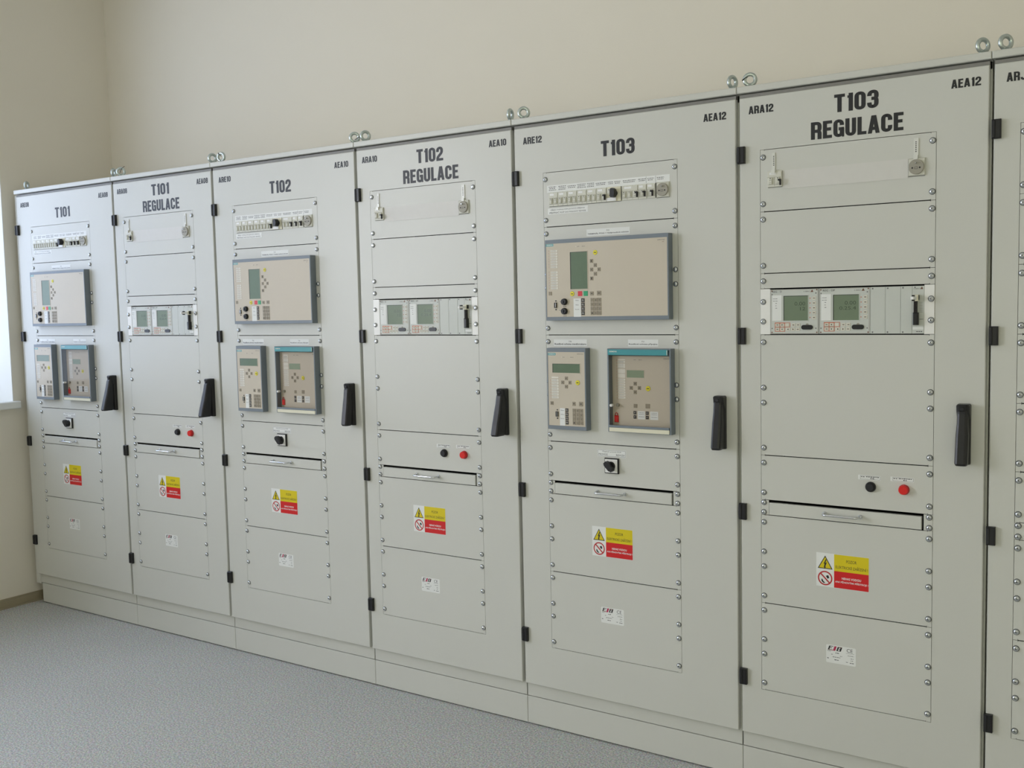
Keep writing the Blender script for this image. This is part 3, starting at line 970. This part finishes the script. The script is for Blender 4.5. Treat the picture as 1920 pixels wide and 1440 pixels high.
def small_relay(loc, label):
    r = thing('protection_relay', label, 'protection relay', loc, 'narrow beige relays with keypads')
    y = -0.0285
    part('housing', r, lambda b: housing(b, (19.5, 167.2, 575.5, 844), 12.5, 4, 4.5, -0.029), key='sr_h', label='slate grey metal housing')
    def face(b):
        b.box(23.7, 162.5, 588.2, 831.3, y, y + 0.0015, 'face')
        b.text('RUN', 84, 605.3, 2.6, 'ink', y=y - 0.0002); b.text('ERROR', 116, 605.3, 2.6, 'ink', y=y - 0.0002); b.disc(77, 605.3, 1.2, y - 0.0002, 'slot', 8)
        b.text('SIPROTEC', 147, 594.5, 3.0, 'ink', 24, y - 0.0002)
        leds(b, 32.6, 681, 7, 10.0, y - 0.0002)
    part('front_plate', r, face, key='sr_f')
    part('maker_badge', r, lambda b: badge(b, 24.6, 591.5, 29, 7.6, y - 0.0003), key='sr_b', label='teal maker badge')
    def lcd(b):
        b.ring((39.4, 146.8, 625.0, 658.2), (41, 145.2, 626.7, 656.4), y - 0.001, y, 'face', 0.3)
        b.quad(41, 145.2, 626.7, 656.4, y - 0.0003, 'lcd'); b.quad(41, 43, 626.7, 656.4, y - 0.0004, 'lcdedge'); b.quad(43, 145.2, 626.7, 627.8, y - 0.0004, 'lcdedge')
    part('screen', r, lcd, key='sr_l', label='wide green liquid crystal screen')
    rows = [(669.6, 674.6, 0)] + [(677.4 + 9.4 * i, 677.4 + 9.4 * i + 7.4, 2) for i in range(7)]
    label_slots(r, 37, 63.6, rows, y, 'sr_s')
    for u, v, m in ((93.2, 674.5, 'u'), (93, 701.5, 'd'), (79.2, 688, 'l'), (107, 688, 'r')):
        key_sq(r, u, v, 11, 11.6, y, 'key', m)
    key_round(r, 136.2, 687.8, 8.2, y)
    key_sq(r, 36.4, 757.6, 11, 11.6, y, 'key', 'dot'); key_sq(r, 121, 757.2, 11.6, 12.4, y, 'key', 'dot'); key_sq(r, 147.6, 757, 15, 14, y, 'key', 'dot')
    for i, t in enumerate(('7', '8', '9', '4', '5', '6', '1', '2', '3', '.', '0', '+/-')):
        key_sq(r, 121.4 + 13.6 * (i % 3), 779.4 + 13.4 * (i // 3), 12, 12.4, y, 'key', t)
    for i in range(4):
        key_sq(r, 93.6, 779.2 + 13.6 * i, 11, 12, y, 'dkey', 'F%d' % (i + 1))
    def fl(b):
        b.box(66.4, 86, 773.2, 830.6, y - 0.0006, y, 'paper')
        for i, t in enumerate(('Hlášení', 'Měření', 'Porucha')): b.text(t, 76.4, 780 + 13.6 * i, 3.0, 'ink', 13, y=y - 0.0008)
    part('function_legend', r, fl, key='sr_fl')
    part('serial_port', r, lambda b: port(b, 55.5, 777, 809, y), key='sr_p')
    caption(r, 30.7, 157, 548.2, 570.2, 'F30', 'Rozdílová ochrana transformátoru', 'sr_c', 120)
    return r


def cover_relay(loc, label):
    r = thing('protection_relay', label, 'protection relay', loc, 'relays behind a hinged clear cover')
    o = (246.5, 468, 576, 842)
    y = -0.006
    def hs(b):
        b.ring(o, (o[0] + 5, o[1] - 4.5, o[2] + 4, o[3] - 3), -0.029, -0.0002, 'hous', 0.8)
        b.box(o[0] + 5, o[1] - 4.5, 580, 839, -0.003, -0.0003, 'hous')
    part('housing', r, hs, key='cr_h', label='slate grey metal housing')
    def face(b):
        b.box(252, 463, 600, 824, y, -0.003, 'face')
        b.text('RUN', 333, 612, 2.6, 'ink', y=y - 0.0002); b.text('ERROR', 352, 612, 2.6, 'ink', y=y - 0.0002); b.text('SIPROTEC', 444, 608, 3, 'ink', 24, y - 0.0002)
        leds(b, 268.5, 612, 14, 9.3, y - 0.0002)
    part('front_plate', r, face, key='cr_f')
    rows = [(610, 614, 0), (616, 622, 2), (624.5, 639, 3), (642, 655, 0), (656.5, 670, 0)] + [(672.5 + 8.2 * i, 678.8 + 8.2 * i, 1) for i in range(8)]
    label_slots(r, 272.5, 298.5, rows, y, 'cr_s')
    part('screen', r, lambda b: (b.ring((303.4, 365.6, 644, 669.6), (304.5, 364.5, 645.3, 668.4), y - 0.001, y, 'face', 0.2), b.quad(304.5, 364.5, 645.3, 668.4, y - 0.0004, 'lcdp')), key='cr_l', label='small pale green screen')
    for u, v, m in ((333.4, 687.7, 'u'), (333.2, 714.7, 'd'), (319, 701.5, 'l'), (348, 701, 'r')):
        key_sq(r, u, v, 11, 11.6, y, 'key', m)
    key_round(r, 378.5, 702, 8.2, y)
    key_sq(r, 333.5, 758.3, 12, 12, y, 'key', None); key_sq(r, 376.5, 757.5, 15, 14, y, 'key', None)
    for u in (331.5, 374.6):
        for v in (779.8, 793.4): key_sq(r, u, v, 10, 11, y, 'dkey', 'F')
    def fl(b):
        for u0, u1 in ((341.5, 367), (385, 412.5)):
            b.box(u0, u1, 774, 800, y - 0.0006, y, 'paper')
            for v in (779, 784, 792): b.dashes(u0 + 4, u1 - 3, v, 1.4, 'inkl', y - 0.0007)
    part('function_legend', r, fl, key='cr_fl')
    def lk(b):
        b.lathe(272, 757, [(5.5, -0.003), (5.5, -0.012), (4.5, -0.013)], 'sock', 14)
        b.lathe(259, 757, [(4.6, -0.020), (4.6, -0.032), (3.4, -0.0335)], 'brkw', 14)
    part('cover_lock', r, lk, key='cr_k', label='white round cover knob')
    part('seal', r, lambda b: (b.box(259, 273, 791, 813, -0.011, -0.006, 'rbtn', 0.002), b.tube([(0.262, -0.0085, -0.792), (0.262, -0.0085, -0.785), (0.266, -0.0085, -0.7815), (0.270, -0.0085, -0.785), (0.270, -0.0085, -0.792)], 0.0012, 'redp', 6)), key='cr_r', label='red plastic seal')
    def tb(b):
        b.box(249.5, 458, 578.5, 596.5, -0.0315, -0.028, 'teal', 0.0012)
        b.text('SIEMENS', 269, 585, 4.4, 'slot', 27, -0.0317, bold=0.02)
        b.quad(455.5, 457.4, 580, 595, -0.0316, 'slot')
    part('cover_bar', r, tb, key='cr_t', label='teal top bar of the clear cover')
    def gl(b):
        b.add([(0.2515, -0.0275, -0.822), (0.463, -0.0275, -0.822), (0.463, -0.0275, -0.5965), (0.2515, -0.0275, -0.5965)], [(0, 1, 2, 3)], 'cover')
    part('clear_cover', r, gl, key='cr_g', label='clear hinged cover')
    def bb(b):
        b.box(250, 461, 820, 827.5, -0.0305, -0.0275, 'hous', 0.001)
        b.box(250, 461, 827.5, 841, -0.0295, -0.026, 'cream', 0.001)
    part('bottom_bar', r, bb, key='cr_bb', label='cream strip below the clear cover')
    caption(r, 307, 412.5, 548.2, 570.2, 'F31', 'Rozdílová ochrana přípojnic', 'cr_c', 100)
    return r


# --- voltage regulator rack
def reg_module(parent, u, title, digits, key):
    y = -0.0022
    def pl(b):
        b.box(0.4, 141.6, 403.2, 531.4, y, 0.002, 'rack', 0.0004)
        b.ring((2.2, 139.6, 404.6, 530.2), (2.7, 139.1, 405.1, 529.7), y - 0.0002, y, 'brown')
        b.text(title, 21 + (14 if 'P' in title else 0) * 0.5, 409.6, 5.0, 'ink', 34 if 'P' in title else 28, y - 0.0003, align='l' if 0 else 'c', bold=0.01)
        b.text('A. EBERLE', 107, 410.5, 2.8, 'ink', 18, y - 0.0003)
        b.poly([(118, 412.6), (127, 412.6), (123.4, 405.5)], y - 0.0003, 'brown')
        for du, dv in ((5.5, 407.5), (136.5, 406.5), (5.5, 526.8), (136.5, 526.8), (6, 417.5), (134, 415.8), (6, 515.5), (134, 515.5)):
            b.disc(du, dv, 2.0, y - 0.0003, 'brown' if dv < 409 or dv > 520 else 'inkl', 8)
        for i in range(5): b.disc(117.4, 430 + 13.7 * i, 1.5, y - 0.0003, 'orange', 8)
        b.ring((14, 44.5, 500.0, 524.6), (15.3, 43.2, 501.3, 523.3), y - 0.0003, y, 'orange')
        b.ring((14, 59.5, 498.6, 512.3), (15.3, 58.2, 499.8, 511.1), y - 0.0004, y, 'orange'); b.quad(28.6, 30.0, 499.5, 524, y - 0.0004, 'orange'); b.quad(14.5, 44, 511.0, 512.4, y - 0.0004, 'orange')
    m = part('regulator_module', parent, pl, (u / 1000, 0, 0), key + 'm')
    def lcd(b):
        b.ring((38.2, 113.4, 420.2, 495), (40, 111.6, 422, 493.2), y - 0.0012, y, 'rack', 0.4)
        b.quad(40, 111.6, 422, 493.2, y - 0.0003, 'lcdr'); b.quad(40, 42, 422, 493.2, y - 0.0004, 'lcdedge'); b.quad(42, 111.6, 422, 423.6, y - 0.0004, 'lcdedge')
        b.text(digits[0], 103.4, 445, 10.5, 'lcdk', 31, y - 0.0004, align='r'); b.text(digits[1], 103.4, 459.5, 9.5, 'lcdk', digits[2], y - 0.0004, align='r')
    part('screen', m, lcd, key=key + 'l', label='olive liquid crystal screen')
    def leg(b):
        b.box(6.5, 34.5, 419.5, 493.6, y - 0.0008, y, 'paper', 0.0003)
        b.dashes(9, 22, 430, 1.6, 'inkl', y - 0.0009); b.dashes(9, 22, 436.5, 1.6, 'inkl', y - 0.0009)
        for i in range(3): b.dashes(16, 21, 443 + 7 * i, 1.6, 'inkl', y - 0.0009, seed=i)
    part('label_slot', m, leg, key=key + 's')
    for i in range(5): key_sq(m, 128.8, 430 + 13.7 * i, 11, 10, y, 'keyw', 'dot')
    for i, (uu, vv) in enumerate(((22, 505.5), (35.8, 505.5), (50.5, 505.5), (22, 517.8), (35.8, 517.8), (53.5, 518), (67.8, 518), (82, 518), (69, 505.8), (83, 505.8))):
        key_sq(m, uu, vv, 11.6, 9.4, y, 'keyw', ('dot', 'u', None, 'dot', 'd', 'l', 'r', 'dot', 'dot', 'dot')[i])
    def ov(b):
        pts = []
        for cx, a0 in ((119, -90), (99, 90)):
            for i in range(9):
                a = math.radians(a0 + 180 * i / 8); pts.append((cx + 6.6 * math.cos(a), 512.5 - 6.6 * math.sin(a)))
        b.poly([(p_[0], p_[1]) for p_ in pts], y - 0.003, 'black', 0.003)
        b.lathe(109, 505.3, [(4, y), (4, y - 0.001)], 'sock', 10)
    part('port_cap', m, ov, key=key + 'o', label='oval black port cap')
    return m


def regulator_rack(loc, label, digits1, digits2):
    r = thing('regulator_rack', label, 'voltage regulator', loc, 'voltage regulator racks')
    for u0, u1, uc in ((0.6, 29.6, 8.8), (456, 482.0, PW - 9.2)):
        e = part('mounting_flange', r, lambda b: b.box(u0, u1, 400.6, 532.8, -0.0015, 0.003, 'alu', 0.0004), key='ear%d' % u0, label='bright aluminium end flange')
        for v in (438.2, 495.4): part('screw', e, screw_geo, (uc / 1000, -0.0015, -v / 1000), 'screw')
    reg_module(r, 29.9, 'REG - D', digits1, 'rm1' + digits1[0] + digits1[1])
    reg_module(r, 172.6, 'REG - DP', digits2, 'rm2' + digits2[0] + digits2[1])
    for u0, u1 in ((315.0, 354.4), (355.0, 394.5), (395.1, 424.6)):
        def bl(b):
            b.box(u0, u1, 403.2, 531.4, -0.002, 0.002, 'rack', 0.0003)
            for v in (407.5, 527): b.disc(u0 + 6, v, 2.3, -0.0022, 'inkl', 10)
        part('blank_plate', r, bl, key='blp%d' % u0)
    y = -0.002
    def im(b):
        b.box(425.2, 455.8, 403.2, 531.4, y, 0.002, 'rack', 0.0003)
        b.text('A. EBERLE', 436, 410.5, 2.6, 'ink', 15, y - 0.0002); b.poly([(445, 412), (453, 412), (450, 405)], y - 0.0002, 'brown')
        b.disc(432, 407, 2, y - 0.0002, 'inkl', 10)
        for i in range(7): b.quad(443, 452.5, 447 + 4.3 * i, 448 + 4.3 * i, y - 0.0002, 'inkl')
        b.quad(443.5, 454, 492, 493, y - 0.0002, 'ink'); b.box(427, 454.5, 513.2, 520.6, y - 0.0005, y, 'paper')
        b.dashes(436, 453, 525.8, 1.8, 'ink', y - 0.0003)
    m = part('interface_module', r, im, key='imod')
    # elbow plug standing out from the plate, its spring lead dropping into a black sleeve
    def pg(b):
        b.box(430, 443.6, 427, 444, -0.016, y, 'cream', 0.001)
        b.box(436, 443.8, 428, 441, -0.0145, y, 'zdark')
        b.boxm(0.4315, 0.4395, -0.050, -0.016, -0.4395, -0.4315, 'brkw', 0.001)
        b.boxm(0.4325, 0.4385, -0.040, -0.030, -0.4435, -0.4275, 'black')
    part('elbow_plug', m, pg, key='plug', label='cream elbow plug')
    def sp(b):
        for i in range(12):
            b.box(430.4, 439.4, 444 + 2.6 * i, 445.9 + 2.6 * i, -0.012, -0.004, 'dkey', 0.0008)
        b.box(431.2, 438.6, 444, 475, -0.010, y, 'blackm')
    part('spring_lead', m, sp, key='spring')
    part('plug_sleeve', m, lambda b: b.box(429.6, 443, 474.5, 508, -0.016, y, 'black', 0.0025), key='sleeve', label='black plug sleeve')
    return r


# ------------------------------------------------------------------ the row of cabinets
CABS = [
    ('E', 'T101', None, 'ARE08', 'AEA08', 'light grey control cabinet lettered T101, against the left wall', 1),
    ('R', 'T101', 'REGULACE', 'ARA08', 'AEA08', 'light grey control cabinet lettered T101 REGULACE', 1),
    ('E', 'T102', None, 'ARE10', 'AEA10', 'light grey control cabinet lettered T102, codes ARE10 and AEA10', 0),
    ('R', 'T102', 'REGULACE', 'ARA10', 'AEA10', 'light grey control cabinet lettered T102 REGULACE', 1),
    ('E', 'T103', None, 'ARE12', 'AEA12', 'light grey control cabinet lettered T103, codes ARE12 and AEA12', 0),
    ('R', 'T103', 'REGULACE', 'ARA12', 'AEA12', 'light grey control cabinet lettered T103 REGULACE', 0),
    ('J', None, None, 'ARJ', None, 'light grey control cabinet cut off by the right picture edge, code starting ARJ', 0),
]
# eye bolt turn (degrees, 0 = ring faces the room squarely) : left of the cabinet, right of the cabinet
TURN = [(119, 118), (54, 75), (14, 42), (62, 98), (33, 70), (21, 48), (44, 20)]

for ci, (ty, t1, t2, cl, cr, label, flare) in enumerate(CABS):
    g = GX[ci]; W = GX[ci + 1] - g
    off = OFF[ty]
    cab = thing('control_cabinet', label, 'cabinet', (g, 0, 0), 'row of control cabinets')
    e = 0.0015
    def carc(b):
        y0, y1, z0, z1 = 0.020, 0.575, 0.1030, 2.0650
        # hollow case with an open front, and the face frame round it
        b.boxm(e, 0.025, y0 + 0.002, y1, z0, z1, 'paint'); b.boxm(W - 0.025, W - e, y0 + 0.002, y1, z0, z1, 'paint')
        b.boxm(e, W - e, y1 - 0.02, y1, z0, z1, 'paint'); b.boxm(e, W - e, y0, y1, z1 - 0.02, z1, 'paint'); b.boxm(e, W - e, y0 + 0.002, y1, z0, z0 + 0.02, 'paint')
        b.ringm((e, W - e, z0, z1), (0.055, W - 0.055, 0.19, 1.96), y0, y0 + 0.003, 'paint', 0.0008)
        b.boxm(0.03, W - 0.03, 0.30, 0.302, z0, z1 - 0.02, 'void')  # near-black sheet standing in for the shade inside the case
    part('case', cab, carc)
    part('drip_channel', cab, lambda b: b.boxm(0.006, W - 0.006, 0.003, 0.0202, 2.0528, 2.0618, 'drip'))  # lip put in for the grey strip over the door, shade in its colour
    def cor(b): b.boxm(e * 0.5, W - e * 0.5, -0.008, 0.577, 2.0655, 2.0845, 'paint', 0.002)
    part('top_cover', cab, cor)
    def pli(b):
        x0 = 0.012 if ci == 0 else 0.0007
        b.boxm(x0, W - 0.0007, 0.020, 0.57, 0.004, 0.1005, 'paint', 0.001); b.boxm(x0 + 0.01, W - 0.01, 0.03, 0.56, 0.0, 0.004, 'gasket')
    part('plinth', cab, pli)
    if ci == 0:
        part('side_panel', cab, lambda b: b.boxm(-0.036, 0.0008, 0.016, 0.575, 0.094, 2.065, 'paint', 0.004))
    def door(b):
        s = 0.0062
        b.ringm((s, W - s, DB, DT), (off - 0.0002, off + PW / 1000 + 0.0002, ZT - 36 * U / 1000 - 0.0003, ZT + 0.0003), 0.0, 0.017, 'paint', 0.0018)
    d = part('door', cab, door)
    part('door_seal', cab, lambda b: b.ringm((0.016, W - 0.016, DB + 0.012, DT - 0.012), (0.026, W - 0.026, DB + 0.022, DT - 0.022), 0.017, 0.020, 'gasket'))
    for z in (1.888, 1.361, 0.836, 0.330):
        part('hinge', d, hinge_geo, (0.0130, 0, z), 'hinge')
    vc = -111 if ty == 'E' else -116.5
    lx = 42 if ty == 'E' else 34
    def ttl(b):
        c = (W / 2 - off) * 1000
        block_text(b, t1, c, -56 if not t2 else -105, 48.5, 120)
        if t2: block_text(b, t2, c, -37, 48, 250)
    def codl(b): block_text(b, cl, (lx / 1000 - off) * 1000, vc, 22.5, 74 if len(cl) > 3 else 46, align='l')
    def codr(b): block_text(b, cr, (W - off) * 1000 - (35 if ty == 'E' else 25.5), vc, 22.5, 72, align='r')
    if t1: part('title_lettering', d, ttl, (off, 0, ZT), label='bold black condensed lettering')
    if cl: part('code_lettering', d, codl, (off, 0, ZT))
    if cr: part('code_lettering', d, codr, (off, 0, ZT))
    part('door_handle', d, (lambda b: handle_geo(b, 1)) if flare else (lambda b: handle_geo(b, 0)), (W - 0.0555, 0, 1.1015), 'handle%d' % flare,
         label='black swing handle, lever slightly lifted' if flare else 'black swing handle, lever shut')
    for sd in (0, 1):
        if ci == 0 and sd == 0: x = 0.054
        elif ci == 6 and sd == 1: continue
        else: x = 0.026 if sd == 0 else W - 0.028
        eb = part('eye_bolt', cab, eye_bolt_geo, (x, 0.032, 2.0845), 'eye')
        eb.rotation_euler = (0, 0, math.radians(TURN[ci][sd]))
    for a, z in LAY[ty]:
        n = z - a
        loc = (off, 0, ZT - a * U / 1000)
        if ty == 'E' and a == 0: build_breaker_panel(cab, loc)
        elif ty == 'R' and a == 0: build_socket_panel(cab, loc)
        elif ty == 'E' and a == 20: build_switch_panel(cab, loc)
        elif ty == 'R' and a == 20: build_button_panel(cab, loc)
        elif a == 23: build_drawer(cab, loc)
        elif ty == 'R' and a == 9: pass
        else:
            pn = part('blank_panel', cab, lambda b: plain_panel(b, n), loc, 'panel%d' % n)
            put_screws(pn, [q * U for q in HOLES[n]])
    if ty != 'J':
        part('warning_sign', cab, sign_geo, (off + 0.165, 0, ZT - 1.161), 'sign', label='yellow and red electrical warning sticker')
        part('rating_plate', cab, plate_geo, (off + 0.194, 0, ZT - 1.428), 'plate', label='white rating plate sticker')

for ci, nm in ((0, 'T101'), (2, 'T102'), (4, 'T103')):
    loc = (GX[ci] + OFF['E'], 0, ZT)
    big_relay(loc, 'large beige relay with a tall green screen and blank right half, on the %s cabinet' % nm, nm)
    small_relay(loc, 'narrow beige relay with a wide green screen and keypad, on the %s cabinet' % nm)
    cover_relay(loc, 'square relay under a clear cover with teal top bar, on the %s cabinet' % nm)
for ci, nm, d1, d2 in ((1, 'T101', ('0.00', '12', 15), ('0.00', '0.25.4', 46)), (3, 'T102', ('0.00', '12', 15), ('0.00', '0.25.4', 46)), (5, 'T103', ('0.00', '12', 15), ('0.00', '0.25.4', 46))):
    regulator_rack((GX[ci] + OFF['R'], 0, ZT), 'rack unit with two square screens and white end flanges, on the %s REGULACE cabinet' % nm, d1, d2)

# black cable ties caught in some of the eye bolts
TIES = [
    ([(1.493, 0.020, 2.118), (1.502, 0.010, 2.122), (1.515, -0.002, 2.120), (1.530, -0.006, 2.112), (1.540, -0.008, 2.103)], 'black cable tie tail hanging from an eye bolt above the T102 cabinet'),
    ([(2.255, 0.022, 2.100), (2.266, 0.014, 2.098), (2.280, 0.014, 2.104), (2.292, 0.022, 2.108)], 'black cable tie joining two eye bolts between T102 and T102 REGULACE'),
    ([(3.782, 0.022, 2.108), (3.790, 0.014, 2.110), (3.800, 0.018, 2.116)], 'short black cable tie on an eye bolt above the T103 REGULACE cabinet'),
    ([(0.822, 0.024, 2.103), (0.838, 0.012, 2.108), (0.858, 0.006, 2.118), (0.880, 0.004, 2.124)], 'black cable tie tail by an eye bolt above the T101 REGULACE cabinet'),
]
for pts, lb in TIES:
    o = part('cable_tie', None, lambda b: b.tube(pts, 0.0014, 'black', 6))
    o['label'] = lb; o['category'] = 'cable tie'; o['group'] = 'cable ties in the eye bolts'
